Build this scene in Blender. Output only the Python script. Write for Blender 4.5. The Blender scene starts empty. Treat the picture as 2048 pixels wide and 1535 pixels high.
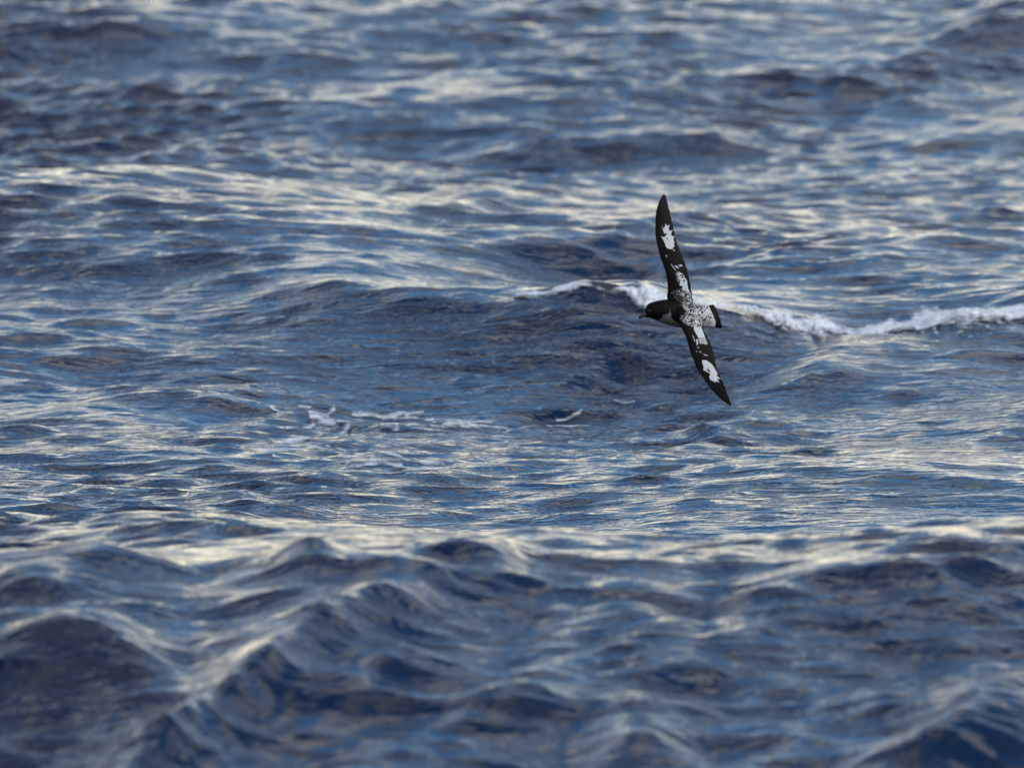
import bpy, math, random
import numpy as np
from mathutils import Vector, Matrix

R = math.radians
rng = np.random.default_rng(11)
random.seed(5)
scene = bpy.context.scene
col = scene.collection

# ------------------------------------------------------------------ camera
CAM_H = 4.8                       # lens height above mean sea level, metres
TILT = R(5.70)                    # looking slightly down
PX = 4.4e-5                       # tangent per photograph pixel (2048 wide)
cam_d = bpy.data.cameras.new('camera')
cam_d.sensor_width = 36.0
cam_d.lens = 36.0 / (2048 * PX)   # about 400 mm
cam_d.clip_start = 0.5
cam_d.clip_end = 20000
BIRD_DIST = 44.0
cam_d.dof.use_dof = True
cam_d.dof.focus_distance = 44.6
cam_d.dof.aperture_fstop = 4.6
cam = bpy.data.objects.new('camera', cam_d)
cam.location = (0, 0, CAM_H)
cam.rotation_euler = (R(90) - TILT, 0, 0)
col.objects.link(cam)
scene.camera = cam
FWD = np.array([0, math.cos(TILT), -math.sin(TILT)])
UP = np.array([0, math.sin(TILT), math.cos(TILT)])
RIGHT = np.array([1.0, 0, 0])

def ray(px, py):
    d = FWD + RIGHT * (px - 1024) * PX + UP * (767.5 - py) * PX
    return d

# ------------------------------------------------------------------ sky
SUN_EL, SUN_AZ = R(36), R(112)    # azimuth measured clockwise from the view direction (+Y)
world = bpy.data.worlds.new('World')
scene.world = world
world.use_nodes = True
nt = world.node_tree
nt.nodes.clear()
def N(tree, t, **kw):
    n = tree.nodes.new(t)
    for k, v in kw.items():
        setattr(n, k, v)
    return n
L = nt.links.new
out = N(nt, 'ShaderNodeOutputWorld')
bg = N(nt, 'ShaderNodeBackground'); bg.inputs['Strength'].default_value = 0.10
sky = N(nt, 'ShaderNodeTexSky', sky_type='NISHITA')
sky.sun_disc = False
sky.sun_elevation = SUN_EL
sky.sun_rotation = SUN_AZ
sky.air_density = 1.0; sky.dust_density = 0.4; sky.ozone_density = 4.0
tc = N(nt, 'ShaderNodeTexCoord')
sep = N(nt, 'ShaderNodeSeparateXYZ'); L(tc.outputs['Generated'], sep.inputs[0])
zc = N(nt, 'ShaderNodeMath', operation='MAXIMUM'); L(sep.outputs['Z'], zc.inputs[0]); zc.inputs[1].default_value = 0.0
za = N(nt, 'ShaderNodeMath', operation='ADD'); L(zc.outputs[0], za.inputs[0]); za.inputs[1].default_value = 0.16
dv = N(nt, 'ShaderNodeVectorMath', operation='DIVIDE')
comb = N(nt, 'ShaderNodeCombineXYZ')
for i in range(3): L(za.outputs[0], comb.inputs[i])
L(tc.outputs['Generated'], dv.inputs[0]); L(comb.outputs[0], dv.inputs[1])
flat = N(nt, 'ShaderNodeVectorMath', operation='MULTIPLY'); L(dv.outputs[0], flat.inputs[0]); flat.inputs[1].default_value = (1, 1, 0)
cn = N(nt, 'ShaderNodeTexNoise'); cn.inputs['Scale'].default_value = 2.1; cn.inputs['Detail'].default_value = 6; cn.inputs['Roughness'].default_value = 0.55
cn.inputs['Distortion'].default_value = 0.3
off = N(nt, 'ShaderNodeVectorMath', operation='ADD'); L(flat.outputs[0], off.inputs[0]); off.inputs[1].default_value = (11.2, 6.1, 0)
L(off.outputs[0], cn.inputs['Vector'])
cov = N(nt, 'ShaderNodeMapRange', interpolation_type='SMOOTHSTEP'); L(cn.outputs['Fac'], cov.inputs['Value'])
low = N(nt, 'ShaderNodeMapRange'); L(zc.outputs[0], low.inputs['Value'])      # broken cloud closes up towards the horizon
low.inputs['From Min'].default_value = 0.0; low.inputs['From Max'].default_value = 0.20; low.inputs['To Min'].default_value = 0.22; low.inputs['To Max'].default_value = 0.455
lowb = N(nt, 'ShaderNodeMath', operation='ADD'); L(low.outputs[0], lowb.inputs[0]); lowb.inputs[1].default_value = 0.25
L(low.outputs[0], cov.inputs['From Min']); L(lowb.outputs[0], cov.inputs['From Max'])
thick = N(nt, 'ShaderNodeMapRange'); L(cn.outputs['Fac'], thick.inputs['Value'])
thick.inputs['From Min'].default_value = 0.50; thick.inputs['From Max'].default_value = 0.72
lit = N(nt, 'ShaderNodeMapRange'); L(zc.outputs[0], lit.inputs['Value'])      # distant banks are seen on their sunlit sides, near ones from below
lit.inputs['From Max'].default_value = 0.20; lit.inputs['To Min'].default_value = 0.64; lit.inputs['To Max'].default_value = 0.50
litb = N(nt, 'ShaderNodeMath', operation='ADD'); L(lit.outputs[0], litb.inputs[0]); litb.inputs[1].default_value = 0.22
L(lit.outputs[0], thick.inputs['From Min']); L(litb.outputs[0], thick.inputs['From Max'])
ccol = N(nt, 'ShaderNodeMix', data_type='RGBA'); L(thick.outputs[0], ccol.inputs['Factor'])
ccol.inputs['A'].default_value = (12.4, 10.9, 7.9, 1)      # thin sunlit cloud
ccol.inputs['B'].default_value = (6.2, 6.3, 6.0, 1)      # thick grey cloud
mix = N(nt, 'ShaderNodeMix', data_type='RGBA'); L(cov.outputs[0], mix.inputs['Factor'])
hs = N(nt, 'ShaderNodeHueSaturation'); hs.inputs['Hue'].default_value = 0.498; hs.inputs['Saturation'].default_value = 1.22; L(sky.outputs[0], hs.inputs['Color'])
L(hs.outputs[0], mix.inputs['A']); L(ccol.outputs['Result'], mix.inputs['B'])
L(mix.outputs['Result'], bg.inputs['Color']); L(bg.outputs[0], out.inputs[0])

# ------------------------------------------------------------------ sun
sl = bpy.data.lights.new('sun', 'SUN')
sl.energy = 0.8; sl.angle = R(14); sl.color = (1.0, 0.93, 0.82)
so = bpy.data.objects.new('sun', sl)
sd = Vector((math.sin(SUN_AZ) * math.cos(SUN_EL), math.cos(SUN_AZ) * math.cos(SUN_EL), math.sin(SUN_EL)))
so.rotation_euler = sd.to_track_quat('Z', 'Y').to_euler()
so.location = sd * 60
col.objects.link(so)

vs = scene.view_settings
vs.view_transform = 'Standard'; vs.look = 'None'; vs.gamma = 1.0; vs.use_curve_mapping = False
vs.exposure = 1.0
scene.render.engine = 'CYCLES'

# ------------------------------------------------------------------ helpers
def tag(o, label=None, cat=None, group=None, kind=None):
    if label: o['label'] = label
    if cat: o['category'] = cat
    if group: o['group'] = group
    if kind: o['kind'] = kind
    return o

def mesh_np(name, V, F, mat, parent=None, smooth=True):
    """V (n,3); F (m,4) or (m,3)"""
    V = np.ascontiguousarray(V, dtype=np.float32); F = np.ascontiguousarray(F, dtype=np.int32)
    me = bpy.data.meshes.new(name)
    me.vertices.add(len(V)); me.vertices.foreach_set('co', V.ravel())
    k = F.shape[1]
    me.loops.add(F.size); me.loops.foreach_set('vertex_index', F.ravel())
    me.polygons.add(len(F)); me.polygons.foreach_set('loop_start', np.arange(0, F.size, k, dtype=np.int32))
    me.polygons.foreach_set('use_smooth', np.full(len(F), smooth))
    me.update(calc_edges=True); me.validate()
    me.materials.append(mat)
    o = bpy.data.objects.new(name, me); col.objects.link(o)
    if parent: o.parent = parent
    return o

def grid_faces(ni, nj):
    a = np.arange(ni * nj).reshape(ni, nj)
    return np.stack([a[:-1, :-1], a[1:, :-1], a[1:, 1:], a[:-1, 1:]], -1).reshape(-1, 4)

def interp_s(x, xs, ys):
    """smooth (Catmull-Rom) interpolation of a polyline"""
    x = np.asarray(x, float); xs = np.asarray(xs, float); ys = np.asarray(ys, float)
    m = np.gradient(ys, xs)
    x = np.clip(x, xs[0], xs[-1])
    i = np.clip(np.searchsorted(xs, x) - 1, 0, len(xs) - 2)
    h = xs[i + 1] - xs[i]; t = (x - xs[i]) / h
    return (2*t**3-3*t**2+1)*ys[i] + (t**3-2*t**2+t)*h*m[i] + (-2*t**3+3*t**2)*ys[i+1] + (t**3-t**2)*h*m[i+1]

_tab = rng.random((256, 256))
def vnoise(x, y):
    xi = np.floor(x).astype(int); yi = np.floor(y).astype(int)
    fx = x - xi; fy = y - yi
    fx = fx*fx*(3-2*fx); fy = fy*fy*(3-2*fy)
    a = _tab[xi % 256, yi % 256]; b = _tab[(xi+1) % 256, yi % 256]
    c = _tab[xi % 256, (yi+1) % 256]; d = _tab[(xi+1) % 256, (yi+1) % 256]
    return (a*(1-fx)+b*fx)*(1-fy) + (c*(1-fx)+d*fx)*fy
def fbm(x, y, o=4):
    s = 0; a = 0.5; t = 0
    for k in range(o):
        s = s + a*vnoise(x*2**k + 17.3*k, y*2**k + 5.1*k); t += a; a *= 0.55
    return s/t
def sstep(a, b, x):
    t = np.clip((x-a)/(b-a), 0.0, 1.0); return t*t*(3-2*t)

def seg_d(px, py, a, b_):
    ax, ay = a; bx, by = b_
    vx, vy = bx-ax, by-ay
    t_ = np.clip(((px-ax)*vx+(py-ay)*vy)/(vx*vx+vy*vy), 0, 1)
    return np.hypot(px-ax-t_*vx, py-ay-t_*vy)


# ------------------------------------------------------------------ the sea surface
def axis(lo_dense, hi_dense, step, glo, ghi, lo, hi):
    d = np.arange(lo_dense, hi_dense + 1e-6, step)
    f = []; s = step; p = d[-1]
    while p < hi: s *= ghi; p += s; f.append(p)
    b = []; s = step; p = d[0]
    while p > lo: s *= glo; p -= s; b.append(p)
    return np.concatenate([b[::-1], d, f])
GX = axis(-4.2, 4.2, 0.021, 1.09, 1.09, -4000, 4000)
GY = axis(26.0, 92.0, 0.037, 1.10, 1.08, -400, 9000)
SX = np.gradient(GX); SY = np.gradient(GY)

# wave components: short-crested wind sea, log-spaced from 8 m to 9 cm
octs = [(9, 4.5, .026, 40), (4.5, 2.2, .040, 80), (2.2, 1.1, .036, 140), (1.1, .55, .058, 220), (.55, .27, .088, 320), (.27, .12, .100, 480)]
LAM, AMP, DIR, PH = [], [], [], []
for a, b, s, n in octs:
    lam = np.exp(rng.uniform(math.log(b), math.log(a), n))
    k = 2*np.pi/lam
    am = s*math.sqrt(2/n)/k*np.abs(rng.normal(1, .35, n))
    spread = .60 if a > .6 else .48
    th = R(-97) + rng.normal(0, spread, n)
    LAM.append(lam); AMP.append(am); DIR.append(th); PH.append(rng.uniform(0, 2*np.pi, n))
# a second, longer-crested train running across the first
for a, b, s, n, sp in ((2.6, 1.3, .052, 22, .10), (1.3, .6, .042, 40, .16), (.6, .25, .040, 80, .25)):
    lam = np.exp(rng.uniform(math.log(b), math.log(a), n))
    LAM.append(lam); AMP.append(s*math.sqrt(2/n)*lam/(2*np.pi)); DIR.append(R(-26) + rng.normal(0, sp, n)); PH.append(rng.uniform(0, 2*np.pi, n))
LAM, AMP, DIR, PH = map(np.concatenate, (LAM, AMP, DIR, PH))
K = 2*np.pi/LAM; KX = K*np.cos(DIR); KY = K*np.sin(DIR)
def wsum(x, y, sel, chop=None):
    """heights and horizontal displacements on the outer grid x * y, short waves faded where the sea grid is coarse"""
    sx = np.interp(x, GX, SX); sy = np.interp(y, GY, SY)
    k, kx, ky, am, ph = K[sel], KX[sel], KY[sel], AMP[sel], PH[sel]
    lam = 2*np.pi/k
    wx = sstep(2.0, 4.0, lam[None]/sx[:, None]); wy = sstep(2.0, 4.0, lam[None]/sy[:, None])
    ax = x[:, None]*kx + ph; by = y[:, None]*ky
    sa, ca = np.sin(ax)*wx*am, np.cos(ax)*wx*am
    sb, cb = np.sin(by)*wy, np.cos(by)*wy
    H = sa @ cb.T + ca @ sb.T                     # sin(ax+by)
    if chop is None: return H
    c1, c2 = kx/k*chop, ky/k*chop
    DX = (ca*c1) @ cb.T - (sa*c1) @ sb.T          # cos(ax+by)
    DY = (ca*c2) @ cb.T - (sa*c2) @ sb.T
    return H, DX, DY
LONG = LAM > 2.2; SHORT = ~LONG & (LAM > .55); TINY = LAM <= .55

def tanpy(py): return math.tan(TILT) - (767.5 - np.asarray(py, float))*PX/math.cos(TILT)**2
# crests: distance, front width, back width, profile points (photo x, photo y of the crest line)
RIDGES = [
 (36.0, 4.2, 2.7, [(-400,1135),(0,1128),(180,1104),(330,1112),(420,1142),(520,1122),(640,1088),(700,1128),(800,1152),(900,1172),(1000,1136),(1060,1150),(1150,1162),(1300,1160),(1500,1152),(1650,1146),(1740,1136),(1850,1122),(1950,1128),(2048,1132),(2450,1140)], 0),
 (49.9, .60, 2.6, [(-400,590),(0,582),(200,580),(400,578),(540,564),(620,556),(760,570),(900,588),(1050,598),(1200,606),(1400,614),(1560,632),(1640,646),(1740,658),(1830,646),(1920,628),(2048,634),(2450,630)], 1.4),
 (57.0, .6, 1.4, [(-400,430),(0,418),(300,425),(600,440),(800,415),(880,396),(1000,385),(1080,396),(1250,412),(1500,420),(1800,400),(2048,410),(2450,420)], 0),
 (62.0, .6, 1.4, [(-400,330),(0,325),(430,330),(560,310),(640,306),(720,322),(900,330),(1080,290),(1200,262),(1300,242),(1390,246),(1480,280),(1700,290),(1850,270),(2000,262),(2450,280)], 0),
]
NEAR = [  # lesser crests on the near swell: front width, back width, points (photo x, distance, height)
 (.42, .75, [(-60,31.86,.0),(100,32.32,.10),(300,33.12,.14),(480,33.93,.15),(700,34.85,.14),(880,35.54,.11),(1000,36.00,.05),(1060,36.23,0)]),
 (.50, .90, [(1500,32.55,0),(1650,32.78,.05),(1760,33.01,.13),(1880,33.35,.21),(1960,33.59,.24),(2060,33.70,.22),(2200,33.82,.14),(2500,34.05,.0)]),
 (.45, .80, [(-300,34.39,.0),(-50,34.51,.08),(80,34.62,.14),(180,34.62,.16),(290,34.39,.09),(380,34.16,.0)]),
 (.40, .70, [(1130,33.12,.0),(1210,33.35,.07),(1290,33.47,.11),(1350,33.47,.07),(1430,33.35,.0)]),
 (.45, .80, [(560,32.66,0),(760,32.78,.06),(950,32.90,.09),(1100,33.01,.04),(1200,33.12,.0)]),
 (.45, .90, [(1400,34.74,.0),(1520,35.08,.03),(1640,35.54,.06),(1750,35.7,.08),(1850,35.7,.09),(1950,35.7,.09),(2060,35.6,.08),(2200,35.6,.0)]),
 (.45, .70, [(1180,34.16,.0),(1400,33.93,.06),(1600,33.82,.09),(1780,34.05,.04),(1860,34.16,.0)]),
 (.30, .45, [(560,33.70,.0),(680,34.05,.05),(800,34.39,.08),(900,34.51,.05),(1000,34.73,0)]),
 (.30, .40, [(880,33.82,0),(980,34.05,.05),(1080,34.16,.07),(1160,34.16,.04),(1240,34.05,0)]),
 (.30, .45, [(180,32.78,0),(320,32.66,.04),(460,32.66,.06),(600,32.78,0)]),
 (.35, .50, [(1060,35.08,0),(1180,35.20,.05),(1290,35.20,.06),(1400,35.08,0)]),
 (.30, .40, [(1240,32.44,0),(1330,32.44,.05),(1450,32.55,.06),(1560,32.55,0)]),
]
def xpx(px, d): return (np.asarray(px, float)-1024)*PX*d/math.cos(TILT)
def base_swell(x, y):
    yy = y[None] + .10*x[:, None]
    side = sstep(.4, -1.9, x)*sstep(-30, -12, x)
    rise = .17*side[:, None]*(sstep(41, 56, y)*sstep(70, 57, y))[None]            # long swell shouldering up on the left
    rise = rise + (.42*sstep(60, 86, y)*sstep(150, 105, y))[None]
    return rise +  .11*np.cos(2*np.pi*(yy-38.2)/15.6) + .06*np.cos(2*np.pi*(yy*.8 + x[:, None]*.55 + 3)/11.3)
def ridge_shape(u): return np.exp(-np.abs(u)**1.35)
def long_height(x, y):
    H = base_swell(x, y) + wsum(x, y, LONG)
    return H
def line_height(x, yv):
    """swell and long waves under a crest line"""
    h = np.array([base_swell(np.array([a]), np.array([c]))[0, 0] for a, c in zip(x, yv)])
    sx = np.interp(x, GX, SX); w = sstep(2.0, 4.0, LAM[LONG][None]/sx[:, None])
    return h + (np.sin(x[:, None]*KX[LONG] + yv[:, None]*KY[LONG] + PH[LONG])*AMP[LONG]*w).sum(1)
def ridge_line(x, d, far): return d + .25*np.sin(x*.9+d) + far*sstep(.8, -1.8, x)
def ridge_add(x, y, H):
    """lift H to the crest lines above"""
    for d, wf, wb, pts, far in RIDGES:
        p = np.array(pts); xs = xpx(p[:, 0], d)
        yc = ridge_line(x, d, far)
        zt = CAM_H - yc*tanpy(interp_s(x, xs, p[:, 1]))
        b = line_height(x, yc)
        am = np.clip(zt - b, -.6, 1.2) if d < 52 else np.clip(zt - b, -.10, .09)
        u = y[None]-yc[:, None]
        w_ = np.exp(-np.linspace(-2.5, 2.5, 61)**2); w_ /= w_.sum()
        xu = np.arange(-8, 8.001, .03); au = np.interp(xu, x, am)
        sm = np.interp(x, xu, np.convolve(np.pad(au, 30, mode='edge'), w_, 'valid'))
        H = H + sm[:, None]*ridge_shape(np.where(u < 0, u/wf, u/wb)) + (am-sm)[:, None]*ridge_shape(u/(.30+.05*np.sin(3*x))[:, None])
    for wf, wb, pts in NEAR:
        p = np.array(pts, float); xs = xpx(p[:, 0], p[:, 1])
        am = np.where((x > xs[0]) & (x < xs[-1]), np.clip(interp_s(x, xs, p[:, 2]), 0, 1), 0)
        u = y[None]-interp_s(x, xs, p[:, 1])[:, None]
        H = H + am[:, None]*np.exp(-np.abs(np.where(u < 0, u/wf, u/wb)*1.1)**1.45)*.8
    return H
def surface(x, y):
    """parametric sea surface on x * y : positions (nx, ny, 3)"""
    h1, a1, b1 = wsum(x, y, LONG, .9)
    h2, a2, b2 = wsum(x, y, SHORT, .7)
    h3, a3, b3 = wsum(x, y, TINY, .7)
    X = np.repeat(x[:, None], len(y), 1); Y = np.repeat(y[None], len(x), 0)
    gust = .60 + .85*sstep(.30, .72, fbm(X*.6+40, Y*.22+9, 3))
    H = ridge_add(x, y, base_swell(x, y) + h1)
    e = .52 + .18*np.cos(2*np.pi*(Y+.10*X-35)/15.6) + 1.0*sstep(.54, .76, fbm(X*.9+3, Y*.34+60, 3)) + .45*np.exp(-((Y-33.6)/2.4)**2)
    e = np.minimum(e, 1.6) + .32*sstep(.7, 2.0, -X)*sstep(9, 4, -X)*sstep(57, 48, Y)
    gust = gust + .35*np.exp(-((Y-33.6)/2.4)**2)
    gust = gust*(.50+.50*e)*(1 + .60*sstep(.5, 2.2, -X)*sstep(9, 4, -X))   # darker wind-ruffled patch
    calm = np.exp(-((Y-42.3+.8*X)/3.2)**2)*sstep(-1.6, .4, X)*sstep(9, 5, X)
    gust = gust*(1-.45*calm); e = e*(1-.45*calm)                         # glossier water below the bird
    return np.stack([X + a1 + a2*e + a3*gust, Y + b1 + b2*e + b3*gust, H + h2*e + h3*gust], -1)

# ---- water material: dark deep water, mirror of the broken sky
def new_mat(name):
    m = bpy.data.materials.new(name); m.use_nodes = True
    t = m.node_tree; b = t.nodes['Principled BSDF']
    return m, t, b
water, t, b = new_mat('sea_water')
b.inputs['Base Color'].default_value = (0.0025, 0.010, 0.032, 1)
b.inputs['Roughness'].default_value = 0.085
b.inputs['IOR'].default_value = 1.34
tcw = N(t, 'ShaderNodeTexCoord')
mp = N(t, 'ShaderNodeMapping'); mp.inputs['Scale'].default_value = (.50, 1.25, 1.0); mp.inputs['Rotation'].default_value = (0, 0, R(8))
t.links.new(tcw.outputs['Object'], mp.inputs[0])
n1 = N(t, 'ShaderNodeTexNoise'); n1.inputs['Scale'].default_value = 8.5; n1.inputs['Detail'].default_value = 3; n1.inputs['Roughness'].default_value = .6
n1.inputs['Distortion'].default_value = .5
t.links.new(mp.outputs[0], n1.inputs['Vector'])
n2 = N(t, 'ShaderNodeTexNoise'); n2.inputs['Scale'].default_value = .7; n2.inputs['Detail'].default_value = 3
t.links.new(tcw.outputs['Object'], n2.inputs['Vector'])
mr = N(t, 'ShaderNodeMapRange'); t.links.new(n2.outputs['Fac'], mr.inputs['Value'])
mr.inputs['From Min'].default_value = .35; mr.inputs['From Max'].default_value = .65; mr.inputs['To Min'].default_value = .35; mr.inputs['To Max'].default_value = 1.0
bp = N(t, 'ShaderNodeBump'); bp.inputs['Distance'].default_value = .034
t.links.new(n1.outputs['Fac'], bp.inputs['Height']); t.links.new(mr.outputs[0], bp.inputs['Strength'])
t.links.new(bp.outputs[0], b.inputs['Normal'])

P = surface(GX, GY)
sea = mesh_np('sea', P.reshape(-1, 3), grid_faces(len(GX), len(GY)), water)
tag(sea, 'dark blue choppy open sea reflecting broken cloud', kind='structure')

# ------------------------------------------------------------------ foam
foam, t, b = new_mat('sea_foam')
b.inputs['Base Color'].default_value = (.78, .80, .82, 1)
b.inputs['Roughness'].default_value = .75
fn = N(t, 'ShaderNodeTexNoise'); fn.inputs['Scale'].default_value = 45; fn.inputs['Detail'].default_value = 5
tcf = N(t, 'ShaderNodeTexCoord'); t.links.new(tcf.outputs['Object'], fn.inputs['Vector'])
fb = N(t, 'ShaderNodeBump'); fb.inputs['Strength'].default_value = .35; fb.inputs['Distance'].default_value = .02
t.links.new(fn.outputs['Fac'], fb.inputs['Height']); t.links.new(fb.outputs[0], b.inputs['Normal'])
cr = N(t, 'ShaderNodeValToRGB'); cr.color_ramp.elements[0].color = (.48, .53, .60, 1); cr.color_ramp.elements[1].color = (.72, .72, .71, 1)
cr.color_ramp.elements[0].position = .3; cr.color_ramp.elements[1].position = .62
t.links.new(fn.outputs['Fac'], cr.inputs[0]); t.links.new(cr.outputs[0], b.inputs['Base Color'])

b.inputs['Subsurface Weight'].default_value = 0.0
fa = N(t, 'ShaderNodeAttribute', attribute_name='foam')
f2 = N(t, 'ShaderNodeTexNoise'); f2.inputs['Scale'].default_value = 60; f2.inputs['Detail'].default_value = 3
fm = N(t, 'ShaderNodeMapping'); fm.inputs['Scale'].default_value = (.35, .35, 1)
t.links.new(tcf.outputs['Object'], fm.inputs[0]); t.links.new(fm.outputs[0], f2.inputs['Vector'])
fs = N(t, 'ShaderNodeMath', operation='SUBTRACT'); t.links.new(f2.outputs['Fac'], fs.inputs[0]); fs.inputs[1].default_value = .5
fx = N(t, 'ShaderNodeMath', operation='MULTIPLY_ADD'); t.links.new(fs.outputs[0], fx.inputs[0]); fx.inputs[1].default_value = 1.0; t.links.new(fa.outputs['Fac'], fx.inputs[2])
fr_ = N(t, 'ShaderNodeMapRange', interpolation_type='SMOOTHSTEP'); t.links.new(fx.outputs[0], fr_.inputs['Value'])
fr_.inputs['From Min'].default_value = .38; fr_.inputs['From Max'].default_value = 1.12
t.links.new(fr_.outputs[0], b.inputs['Alpha'])

def foam_sheet(name, x, y, maskfn, lift, label):
    S = surface(x, y)
    X = np.repeat(x[:, None], len(y), 1); Y = np.repeat(y[None], len(x), 0)
    m = maskfn(X, Y, S)
    S = S.copy(); S[..., 2] += lift(X, Y, m)
    F = grid_faces(len(x), len(y))
    keep = m.ravel()[F].mean(1) > .22
    F = F[keep]
    used = np.unique(F); re = np.full(m.size, -1); re[used] = np.arange(len(used))
    o = mesh_np(name, S.reshape(-1, 3)[used], re[F], foam)
    o.data.attributes.new('foam', 'FLOAT', 'POINT').data.foreach_set('value', m.ravel()[used].astype(np.float32))
    return tag(o, label, 'foam', kind='stuff')

# breaking crest
d0 = RIDGES[1][0]
CX = [900, 990,1030,1060,1130,1180,1250,1290,1330,1380,1420,1500,1550,1570,1600,1640,1690,1720,1800,1860,1920,2000,2048,2150,2300]
CW = [-.3,-.05, .08, .04, .08, .02, .05, .16, .10, .06, .05, .10, .18, .26, .15, .24, .18, .13, .20, .26, .22, .14, .12, .1, -.2]
CH = [ 0,  .01,.008,.008,.008, .01, .01, .03, .02, .02, .01, .02, .03, .06, .02, .04, .02, .01, .02, .03, .02, .01, .01,.01, 0]
def crest_line(X): return ridge_line(X, d0, RIDGES[1][4])
def crest_mask(X, Y, S):
    px = X/(PX*d0)*math.cos(TILT) + 1024
    u = Y - crest_line(X)
    wid = ((1.0+.6*sstep(1420, 1540, px[:, 0]))*interp_s(px[:, 0], CX, CW))[:, None]
    nz = fbm(X*8+3, Y*2.2, 4); fine = fbm(X*38+3, Y*11+8, 3)
    core = (wid*(.35+1.2*nz) - np.abs(u - .25*wid))/np.maximum(np.abs(wid), .04)
    # loose lace trailing down the front face
    fr = sstep(1430, 1560, px)*sstep(2150, 1900, px)
    veil = sstep(-1.0, -.1, u)*(u < .2)*fr
    m = .5 + .9*core + .55*(fine-.5)
    return np.clip(np.maximum(m, .5 + 1.6*(fine - (.86 - .24*veil))*(veil > .05) - .2*(veil <= .05)), 0, 1)
def crest_lift(X, Y, m):
    px = X/(PX*d0)*math.cos(TILT) + 1024
    hh = np.interp(px[:, 0], CX, CH)[:, None]
    e_ = np.clip((m-.35)*1.7, 0, 1)**.8
    u = Y - crest_line(X)
    lump = fbm(X*16+5, Y*6+31, 4)
    return .005 + e_*(hh*1.15*sstep(.28, .75, lump)*np.exp(-(u/.30)**2) + .012*lump)
foam_sheet('breaking_foam', np.arange(-.4, 2.8, .005), np.arange(d0-1.4, d0+1.5, .013), crest_mask, crest_lift,
           'white foam tumbling along the breaking wave crest behind the bird')

# drifting foam: lacy streaks left on the back of an old breaker, given as photo-traced runs laid on the water
def c6(p): return (400+p[0]/3.413, 750+p[1]/3.413)
def hit(px, py):
    """where a sight line first meets the sea"""
    o = np.array([0, 0, CAM_H]); d = ray(px, py)
    ys = np.arange(36, 80, .05); xs = d[0]/d[1]*ys; zs = CAM_H + d[2]/d[1]*ys
    i0 = np.searchsorted(GX, xs) ; j0 = np.searchsorted(GY, ys)
    hz = P[i0, j0, 2]
    k = np.argmax(zs < hz)
    return xs[k], ys[k]
RUNS = [((470,460),(740,435),30),((460,490),(870,500),9),((620,355),(800,345),14),((780,300),(930,320),22),((820,400),(1000,375),22),
        ((920,550),(1110,600),26),((1010,635),(1200,625),20),((1200,620),(1350,635),14),((1280,645),(1600,645),9),((1480,620),(1640,625),14),
        ((1090,272),(1380,272),12),((1380,275),(1500,265),16),((960,320),(1210,330),10),((1230,370),(1370,375),20),((1560,345),(1870,355),20),
        ((1870,350),(2050,360),10),((1300,298),(1600,300),7),((1600,300),(2000,320),14),((230,415),(480,440),8),((350,500),(620,510),10),
        ((860,465),(1140,560),9),((1140,525),(1440,570),8),((530,235),(660,260),8),((720,245),(790,248),14),((780,270),(960,270),14),((450,540),(520,545),10),((480,575),(560,580),12),
        ((2050,365),(2300,350),6),((2350,345),(2660,362),6),((2630,505),(2920,500),6),((2700,215),(2950,215),5),((2400,290),(2600,300),4)]
def run_sheet(runs, label):
    segs = []
    for a, b_, wd in runs:
        A = hit(*c6(a)); B = hit(*c6(b_))
        segs.append((A, B, wd/3.413/2*PX*A[1]*9.0))
    xs = [q for A, B, w in segs for q in (A[0], B[0])]; ys = [q for A, B, w in segs for q in (A[1], B[1])]
    x = np.arange(min(xs)-.15, max(xs)+.15, .006); y = np.arange(min(ys)-.6, max(ys)+.6, .022)
    def mask(X, Y, S):
        m = np.full(X.shape, -1.0)
        wx = (fbm(X*6, Y*1.5+20, 3)-.5)*.06; wy = (fbm(X*5+50, Y*1.2, 3)-.5)*.30
        for A, B, w in segs:
            dd = seg_d((X+wx)*9, Y+wy, (A[0]*9, A[1]), (B[0]*9, B[1]))
            m = np.maximum(m, 1.05 - .8*dd/w)
        fine = fbm(X*26+9, Y*6+2, 3)
        return np.clip(.48 + .42*m + .45*(fine-.52), 0, .80)
    return foam_sheet('drifting_foam', x, y, mask, lambda X, Y, m: .006 + 0*X, label)
run_sheet(RUNS[:27], 'lacy patch of drifting white foam on open water below and left of the bird')
run_sheet(RUNS[27:], 'few thin broken foam streaks drifting just below left of the lower wing tip')

# ------------------------------------------------------------------ the petrel
S_PX = PX*BIRD_DIST               # metres per photo pixel at the bird
BC = np.array([0, 0, CAM_H]) + ray(1370, 625)*BIRD_DIST
def bw(px, py, tt):
    px = np.asarray(px, float); py = np.asarray(py, float); tt = np.asarray(tt, float)
    return (px[..., None]-1370)*S_PX*RIGHT + (625-py[..., None])*S_PX*UP - tt[..., None]*FWD

def c1(p): return (1250+p[0]/8.904, 560+p[1]/8.904)
def c2(p): return (1270+p[0]/6.675, 370+p[1]/6.675)
def c3(p): return (1330+p[0]/7.676, 620+p[1]/7.676)

def resample(A, n):
    A = np.asarray(A, float)
    s = np.r_[0, np.cumsum(np.linalg.norm(np.diff(A[:, :3], axis=0), axis=1))]
    q = np.linspace(0, s[-1], n)
    return np.stack([interp_s(q, s, A[:, i]) for i in range(A.shape[1])], 1)

def loft(rings):
    """closed loft: rings (n, m, 3)"""
    n, m, _ = rings.shape
    V = rings.reshape(-1, 3); F = []
    a = np.arange(n*m).reshape(n, m)
    b_ = np.roll(a, -1, 1)
    F = np.stack([a[:-1], b_[:-1], b_[1:], a[1:]], -1).reshape(-1, 4).tolist()
    F.append(a[0][::-1].tolist()); F.append(a[-1].tolist())
    return V, F

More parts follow.
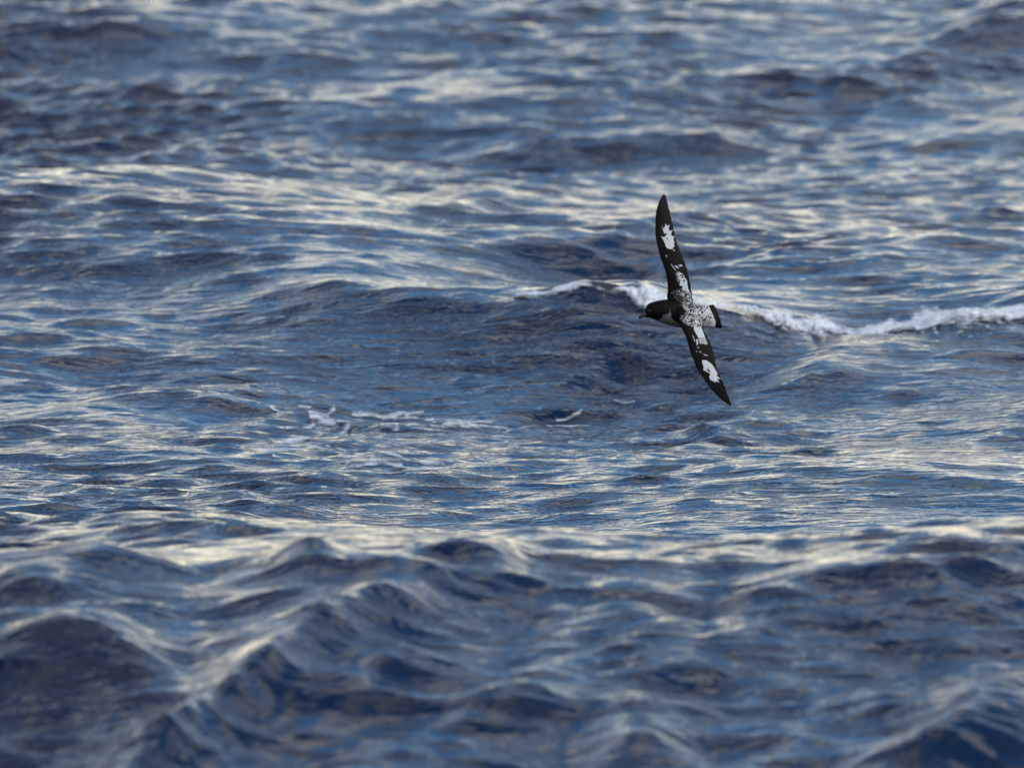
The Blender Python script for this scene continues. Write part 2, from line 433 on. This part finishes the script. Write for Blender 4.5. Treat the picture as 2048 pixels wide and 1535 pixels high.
def wing(LE, TE, n=90, m=14, root_t=.05, tip_t=.022):
    LE = resample(LE, n); TE = resample(TE, n)
    fq = np.linspace(0, 1, n); saw = (fq*17) % 1.0                 # flight-feather tips along the trailing edge
    TE = TE + ((TE-LE)/np.linalg.norm(TE-LE, axis=1)[:, None])*((saw-.5)*.0042*np.sin(np.pi*np.clip(fq, 0, 1))**.5)[:, None]
    rings = []
    for i in range(n):
        j0, j1 = max(i-2, 0), min(i+2, n-1)
        span = (LE[j1]+TE[j1]) - (LE[j0]+TE[j0])
        ch = TE[i]-LE[i]
        nr = np.cross(span, ch); nr /= np.linalg.norm(nr)
        if nr @ FWD > 0: nr = -nr
        c = np.linalg.norm(ch); f = i/(n-1)
        up, lo = [], []
        for k in range(m):
            q = k/(m-1); q = q*q*(3-2*q)*.5 + q*.5
            th = (.9*math.sqrt(max(q, 0))*(1-q)**1.1)*(.17*(1-f)+.09*f)*c + .0019
            if k in (0,): th = .0012
            cam_ = .30*q*(1-q)*c*(1-.5*f)
            up.append(LE[i]+ch*q+nr*(cam_+th)); lo.append(LE[i]+ch*q+nr*(cam_-th*.7))
        rings.append(np.array(up+lo[::-1]))
    return loft(np.array(rings))

# upper (right) wing: leading / trailing edge pairs from root to tip
up_LE = [(1352,634),(1341,612)] + [c2(p) for p in [(425,1500),(435,1400),(430,1290),(410,1180),(375,1070),(335,960),(305,840),(282,740),(270,640),(269,540),(274,430),(290,320),(318,235),(345,175),(380,122)]]
up_TE = [(1398,640),(1389,618)] + [c2(p) for p in [(770,1520),(752,1410),(730,1290),(705,1170),(675,1065),(630,950),(585,842),(552,760),(530,650),(508,550),(482,440),(455,330),(432,240),(420,185),(407,138)]]
lo_LE = [(1352,616),(1356,634)] + [c3(p) for p in [(250,280),(310,390),(345,510),(375,620),(420,740),(470,870),(540,980),(610,1090),(680,1190),(770,1290),(860,1380),(940,1435),(993,1466)]]
lo_TE = [(1390,610),(1397,634)] + [c3(p) for p in [(588,290),(640,400),(690,500),(725,600),(745,690),(765,800),(785,900),(830,1000),(870,1090),(905,1170),(940,1270),(970,1350),(1003,1448)]]
def lift_wing(pts, tfun, off):
    p = np.array(pts); n = len(p); f = np.linspace(0, 1, n)
    return bw(p[:, 0], p[:, 1], tfun(f)+off*(1-.5*f))
tu = lambda f: .012 + .030*np.sin(np.pi*f*.8) - .06*f**2
tl = lambda f: .030 + .11*f + .08*f**2
body_sec = [(345,610,42,.062),(362,592,66,.060),(385,578,90,.058),(430,545,125,.054),(500,541,151,.047),(600,546,184,.036),(700,560,213,.024),(800,572,236,.012),(900,588,246,.0),
            (1000,607,238,-.012),(1100,625,215,-.024),(1200,635,190,-.036),(1300,655,160,-.048),(1400,652,120,-.058),(1480,650,60,-.066)]
def body_loft(m=40):
    A = np.array(body_sec, float)
    q = np.linspace(0, 1, 70); s = np.linspace(0, 1, len(A))
    B = np.stack([interp_s(q, s, A[:, i]) for i in range(4)], 1)
    rings = []
    for cx, cy, hh, tt in B:
        px, py = c1((cx, cy)); r = hh/8.904*S_PX
        c = bw(px, py, tt)
        ang = np.linspace(0, 2*np.pi, m, endpoint=False)
        rd = r*.92
        # ring plane perpendicular to the body axis (head towards the viewer)
        ax = np.array([-.80, 0, 0]) - .6*FWD*1; ax /= np.linalg.norm(ax)
        e1 = UP; e2 = np.cross(ax, e1); e2 /= np.linalg.norm(e2)
        rings.append(c + r*np.cos(ang)[:, None]*e1 + rd*np.sin(ang)[:, None]*e2)
    return loft(np.array(rings))
def tail_loft(n=40, m=16):
    ends = np.array([(1505,447),(1560,432),(1590,432),(1625,485),(1662,560),(1700,660),(1730,770),(1735,862),(1690,858),(1620,850)], float)
    top = np.array([(1200,520),(1280,508),(1380,476),(1500,446),(1585,430)], float)
    bot = np.array([(1200,800),(1330,826),(1450,808),(1530,820),(1700,866)], float)
    endc = np.array([(1585,430),(1618,480),(1652,545),(1683,620),(1708,690),(1726,770),(1738,830),(1725,866)], float)
    v = np.linspace(0, 1, n)
    es = resample(np.c_[endc, np.zeros(len(endc))], n)[:, :2]
    # feather tips scallop
    es[:, 0] -= 6*np.abs(np.sin(v*np.pi*7))
    T = resample(np.c_[top, np.zeros(len(top))], m)[:, :2]; B = resample(np.c_[bot, np.zeros(len(bot))], m)[:, :2]
    rings = []
    for i, vv in enumerate(v):
        lin = T*(1-vv)+B*vv
        w = np.linspace(0, 1, m)[:, None]
        path = lin + (es[i]-lin[-1])*w**2
        px, py = 1250+path[:, 0]/8.904, 560+path[:, 1]/8.904
        bul = math.sin(math.pi*np.clip(vv, .0, 1))
        tt = -.030 - .052*w[:, 0] + .022*bul*(1-w[:, 0]) + .008*bul
        th = .0028 + .004*(1-w[:, 0])*bul
        up = bw(px, py, tt+th); lo = bw(px, py, tt-th)
        rings.append(np.concatenate([up, lo[::-1]]))
    return loft(np.array(rings))

pl, t, b = new_mat('plumage')
at = N(t, 'ShaderNodeAttribute', attribute_name='plumage')
nz = N(t, 'ShaderNodeTexNoise'); nz.inputs['Scale'].default_value = 90; nz.inputs['Detail'].default_value = 4
tcb = N(t, 'ShaderNodeTexCoord'); t.links.new(tcb.outputs['Object'], nz.inputs['Vector'])
mul = N(t, 'ShaderNodeMapRange'); t.links.new(nz.outputs['Fac'], mul.inputs['Value']); mul.inputs['To Min'].default_value = .75; mul.inputs['To Max'].default_value = 1.2
vm = N(t, 'ShaderNodeVectorMath', operation='SCALE'); t.links.new(at.outputs['Color'], vm.inputs[0]); t.links.new(mul.outputs[0], vm.inputs['Scale'])
t.links.new(vm.outputs[0], b.inputs['Base Color'])
b.inputs['Roughness'].default_value = .55; b.inputs['Specular IOR Level'].default_value = .07
bb = N(t, 'ShaderNodeBump'); bb.inputs['Strength'].default_value = .35; bb.inputs['Distance'].default_value = .004
t.links.new(nz.outputs['Fac'], bb.inputs['Height']); t.links.new(bb.outputs[0], b.inputs['Normal'])

def build_bird():
    root = bpy.data.objects.new('petrel', None); root.location = BC; col.objects.link(root); root.empty_display_size = .1
    tag(root, 'black and white chequered petrel banking low over the waves with wings spread', 'seabird')
    V = []; F = []; base = 0
    for v, f in (wing(lift_wing(up_LE, tu, .018), lift_wing(up_TE, tu, -.018)), wing(lift_wing(lo_LE, tl, .018), lift_wing(lo_TE, tl, -.018)), body_loft(), tail_loft()):
        V.append(v); F += [[i+base for i in q] for q in f]; base += len(v)
    V = np.concatenate(V)
    me = bpy.data.meshes.new('body_raw'); me.from_pydata(V.tolist(), [], F); me.update()
    import bmesh
    bm = bmesh.new(); bm.from_mesh(me)
    # make each closed shell face outwards
    bmesh.ops.recalc_face_normals(bm, faces=bm.faces); bm.to_mesh(me); bm.free()
    tmp = bpy.data.objects.new('body_raw', me); col.objects.link(tmp)
    md = tmp.modifiers.new('r', 'REMESH'); md.mode = 'VOXEL'; md.voxel_size = .0014; md.use_smooth_shade = True
    sm = tmp.modifiers.new('s', 'SMOOTH'); sm.factor = .5; sm.iterations = 2
    dg = bpy.context.evaluated_depsgraph_get()
    body_me = bpy.data.meshes.new_from_object(tmp.evaluated_get(dg)); body_me.name = 'body'
    bpy.data.objects.remove(tmp); bpy.data.meshes.remove(me)
    body_me.materials.clear(); body_me.materials.append(pl)
    n = len(body_me.vertices)
    co = np.empty(n*3, np.float32); body_me.vertices.foreach_get('co', co); co = co.reshape(-1, 3).astype(float)
    no = np.empty(n*3, np.float32); body_me.vertices.foreach_get('normal', no); no = no.reshape(-1, 3)
    px = co @ RIGHT/S_PX + 1370; py = 625 - co @ UP/S_PX
    face = -(no @ FWD)
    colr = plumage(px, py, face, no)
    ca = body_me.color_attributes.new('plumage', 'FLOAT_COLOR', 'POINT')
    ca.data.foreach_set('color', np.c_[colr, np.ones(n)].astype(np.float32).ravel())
    body_me.polygons.foreach_set('use_smooth', np.ones(len(body_me.polygons), bool))
    o = bpy.data.objects.new('body', body_me); col.objects.link(o); o.parent = root
    return root

def inpoly(px, py, poly):
    poly = np.asarray(poly, float); c = np.zeros(px.shape, bool)
    j = len(poly)-1
    for i in range(len(poly)):
        xi, yi = poly[i]; xj, yj = poly[j]
        if yi != yj:
            hit = ((yi > py) != (yj > py)) & (px < (xj-xi)*(py-yi)/(yj-yi)+xi)
            c ^= hit
        j = i
    return c
def plumage(px, py, face, no):
    opx, opy = px, py
    px = px + (fbm(opx*.35, opy*.35+50, 2)-.5)*1.2; py = py + (fbm(opx*.35+90, opy*.35, 2)-.5)*1.2
    black = np.array([.0056, .0046, .0035]); white = np.array([.50, .51, .51])
    n = len(px)
    w = np.zeros(n)
    dors = face > -.05
    solid = [
     [c2(p) for p in [(360,545),(385,590),(395,560),(410,510),(430,545),(462,530),(445,580),(465,620),(505,595),(480,650),(490,680),(527,685),(510,715),(515,750),(530,760),(518,790),(530,820),(505,830),(500,858),(430,850),(410,815),(385,750),(350,685),(370,690),(400,660),(385,640),(375,600)]],
     [c2(p) for p in [(555,1130),(600,1165),(650,1195),(690,1270),(712,1390),(735,1440),(680,1420),(635,1390),(630,1350),(590,1340),(600,1290),(575,1250),(560,1180)]],
     [c2(p) for p in [(525,1075),(560,1080),(590,1115),(550,1105)]],
     [c2(p) for p in [(575,1068),(630,1064),(632,1084),(600,1088)]],
     [c3(p) for p in [(440,240),(550,250),(580,320),(612,420),(650,500),(640,535),(520,510),(505,440),(480,370),(440,300)]],
     [c3(p) for p in [(470,450),(495,450),(505,510),(480,545)]],
     [c3(p) for p in [(560,770),(620,765),(660,790),(720,840),(770,920),(802,980),(780,1000),(845,1055),(790,1055),(832,1118),(780,1085),(770,1108),(735,1090),(690,1070),(670,1020),(690,980),(660,960),(620,940),(580,920),(585,880),(570,820)]],
     [c1(p) for p in [(1470,455),(1492,450),(1555,585),(1620,740),(1605,850),(1500,815),(1560,740),(1565,640),(1450,505)]],
    ]
    for q in solid: w[inpoly(px, py, q) & dors] = 1
    for a, b_, wd in [(c2((410,650)), c2((385,690)), 1.6), (c2((425,715)), c2((440,725)), .9), (c3((640,915)), c3((680,940)), 1.3), (c3((655,890)), c3((668,895)), 1.0)]:
        w[(seg_d(px, py, a, b_) < wd) & dors] = 0
    for a, b_, wd in [(c3((590,682)), c3((645,702)), .9), (c3((525,635)), c3((548,650)), .9), (c3((470,625)), c3((480,640)), .8), (c3((495,580)), c3((515,570)), .7), (c2((480,1060)), c2((545,1145)), .8), (c2((545,1180)), c2((575,1290)), .8),
                      (c2((415,940)), c2((422,955)), 1.0), (c2((515,865)), c2((522,875)), .9), (c3((420,390)), c3((455,480)), .7)]:
        w[(seg_d(px, py, a, b_) < wd) & dors] = .75
    # dark shaft lines barring the inner wing patches
    q = inpoly(px, py, [c3(p) for p in [(500,420),(650,420),(660,545),(500,545)]]) & (w > .5) & dors
    w[q & (np.sin((py-px*.25)*2.1) > .25)] = .05
    q = inpoly(px, py, [c2(p) for p in [(540,1120),(660,1120),(680,1300),(560,1300)]]) & (w > .5) & dors
    w[q & (vnoise(px*.55, py*.4) > .62)] = .05
    # chequered back and rump
    back = inpoly(px, py, [c1(p) for p in [(820,215),(1000,150),(1190,235),(1205,380),(1290,520),(1340,640),(1330,830),(1230,840),(1060,780),(970,690),(1000,620),(1090,570),(1010,480),(990,400),(880,320)]]) & dors
    # rows of small feathers: each white with a dark tip, dark tips smaller towards the rump
    jx = px + (fbm(px*.22+5, py*.22, 2)-.5)*11; jy = py + (fbm(px*.22, py*.22+8, 2)-.5)*11
    ru = (jx*.94+jy*.34)/6.2; rv = (jy*.94-jx*.34)/5.2
    ru_ = ru + .5*(np.floor(rv) % 2)
    dc = np.hypot(ru_-np.floor(ru_)-.55, rv-np.floor(rv)-.5)
    edge = sstep(1352, 1388, px)
    keep = dc > .60 - .19*edge + .50*(vnoise(np.floor(ru_)*1.7+.5, np.floor(rv)*1.3+.5)-.5)
    w[back] = np.where(keep[back], .98, .03)
    rump = inpoly(px, py, [c1(p) for p in [(1290,505),(1380,474),(1485,448),(1562,640),(1560,740),(1500,818),(1345,828),(1340,640)]]) & dors
    st = vnoise((px+py*.35)*.75+2, (py-px*.2)*.28+5)
    w[rump] = np.where(st[rump] > .62 - .30*sstep(1396, 1420, px[rump]-.25*(py[rump]-632)) , .95, .05)
    w[rump & (st > .50)] = .95
    # hem of the tail stays black; belly, flanks and underwing white, breast greyed by painted shade
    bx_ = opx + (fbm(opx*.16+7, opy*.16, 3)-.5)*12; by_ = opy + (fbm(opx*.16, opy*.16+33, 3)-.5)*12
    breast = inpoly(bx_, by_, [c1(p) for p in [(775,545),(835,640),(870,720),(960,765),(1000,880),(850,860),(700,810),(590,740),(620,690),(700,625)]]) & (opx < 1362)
    w[breast] = .24*sstep(.25, .5, vnoise(px[breast]*.35, py[breast]*.35)+.25)  # white breast, mottled; the shade on it is painted in as grey
    under = ~dors & (px > 1318)
    w[under] = .9
    rim = under & ((py < 410) | (py > 790) | (px > 1432))
    w[rim] = .04
    sep_ = np.clip(w, 0, 1)[:, None]
    row = np.zeros(n)
    for le, te in ((up_LE, up_TE), (lo_LE, lo_TE)):           # flight feathers and covert rows, in wing coordinates
        le = resample(np.c_[np.array(le), np.zeros(len(le))], 110)[:, :2]; te = resample(np.c_[np.array(te), np.zeros(len(te))], 110)[:, :2]
        best = np.full(n, 9e9); sc = np.zeros(n); cc = np.zeros(n)
        for i in range(12, 110):
            v_ = te[i]-le[i]; t_ = ((opx-le[i, 0])*v_[0]+(opy-le[i, 1])*v_[1])/(v_@v_)
            tc_ = np.clip(t_, 0, 1); d_ = np.hypot(opx-le[i, 0]-tc_*v_[0], opy-le[i, 1]-tc_*v_[1])
            q = d_ < best; best[q] = d_[q]; sc[q] = i/109; cc[q] = tc_[q]
        on = best < 2.5
        g = sc*26 - cc*(2.2+2.5*sc)                            # slanted feather index
        vane = np.clip(1-np.abs(g-np.round(g))*7, 0, 1)*sstep(.36, .5, cc)
        cov_ = np.clip(1-np.abs(cc-.40-.03*np.cos(g*6.28))*30, 0, 1) + .7*np.clip(1-np.abs(cc-.24-.03*np.cos(g*9))*34, 0, 1)
        row[on] = np.maximum(row[on], (vane + .8*cov_)[on])
    br = (.50 + 2.2*row*(.35+vnoise(opx*.15+3, opy*.08)) + 1.2*vnoise(px*.12+py*.5, py*.09-px*.3)*vnoise(px*.05, py*.05+7))[:, None]
    return black*br*(1-sep_) + white*sep_

bird = build_bird()

# bill with tube nostril and hooked tip; eye
blk, t, b = new_mat('bill_horn')
b.inputs['Base Color'].default_value = (.012, .011, .011, 1); b.inputs['Roughness'].default_value = .35
eyem, t, b = new_mat('eye')
b.inputs['Base Color'].default_value = (.008, .006, .005, 1); b.inputs['Roughness'].default_value = .08
def tube(path, rads, m=12, flat=1.0):
    rings = []
    path = np.array(path)
    for i, (c, r) in enumerate(zip(path, rads)):
        d = path[min(i+1, len(path)-1)] - path[max(i-1, 0)]; d /= np.linalg.norm(d)
        e1 = np.cross(d, UP); e1 /= np.linalg.norm(e1); e2 = np.cross(e1, d)
        a = np.linspace(0, 2*np.pi, m, endpoint=False)
        rings.append(c + r*flat*np.cos(a)[:, None]*e1 + r*np.sin(a)[:, None]*e2)
    return loft(np.array(rings))
def bill_pts(lst, t0=.060):
    return [bw(*c1((x, y)), t0+.00022*(345-x)*.5) for x, y in lst]
def small(name, parts, mat, parent):
    V = []; F = []; base = 0
    for v, f in parts:
        V += v.tolist(); F += [[i+base for i in q] for q in f]; base += len(v)
    me = bpy.data.meshes.new(name); me.from_pydata(V, [], F); me.update(); me.materials.append(mat)
    me.polygons.foreach_set('use_smooth', np.ones(len(me.polygons), bool))
    o = bpy.data.objects.new(name, me); col.objects.link(o); o.parent = parent
    return o
r = lambda v: v/8.904*S_PX
small('bill', [tube(bill_pts([(390,600),(345,615),(310,632),(283,645),(262,660),(250,680)]), [r(52), r(45), r(40), r(38), r(36), r(18)]),
               tube(bill_pts([(370,580),(340,598),(318,608),(305,614)], .063), [r(22), r(20), r(18), r(14)])], blk, bird)
def ball(c, rad, n=12, m=8):
    rings = []
    for i in range(1, m):
        a = math.pi*i/m
        th = np.linspace(0, 2*np.pi, n, endpoint=False)
        rings.append(c + rad*np.stack([np.sin(a)*np.cos(th), np.sin(a)*np.sin(th), np.full(n, math.cos(a))], 1))
    return loft(np.array(rings))
small('eye', [ball(bw(*c1((442, 548)), .0815), .0042)], eyem, bird)
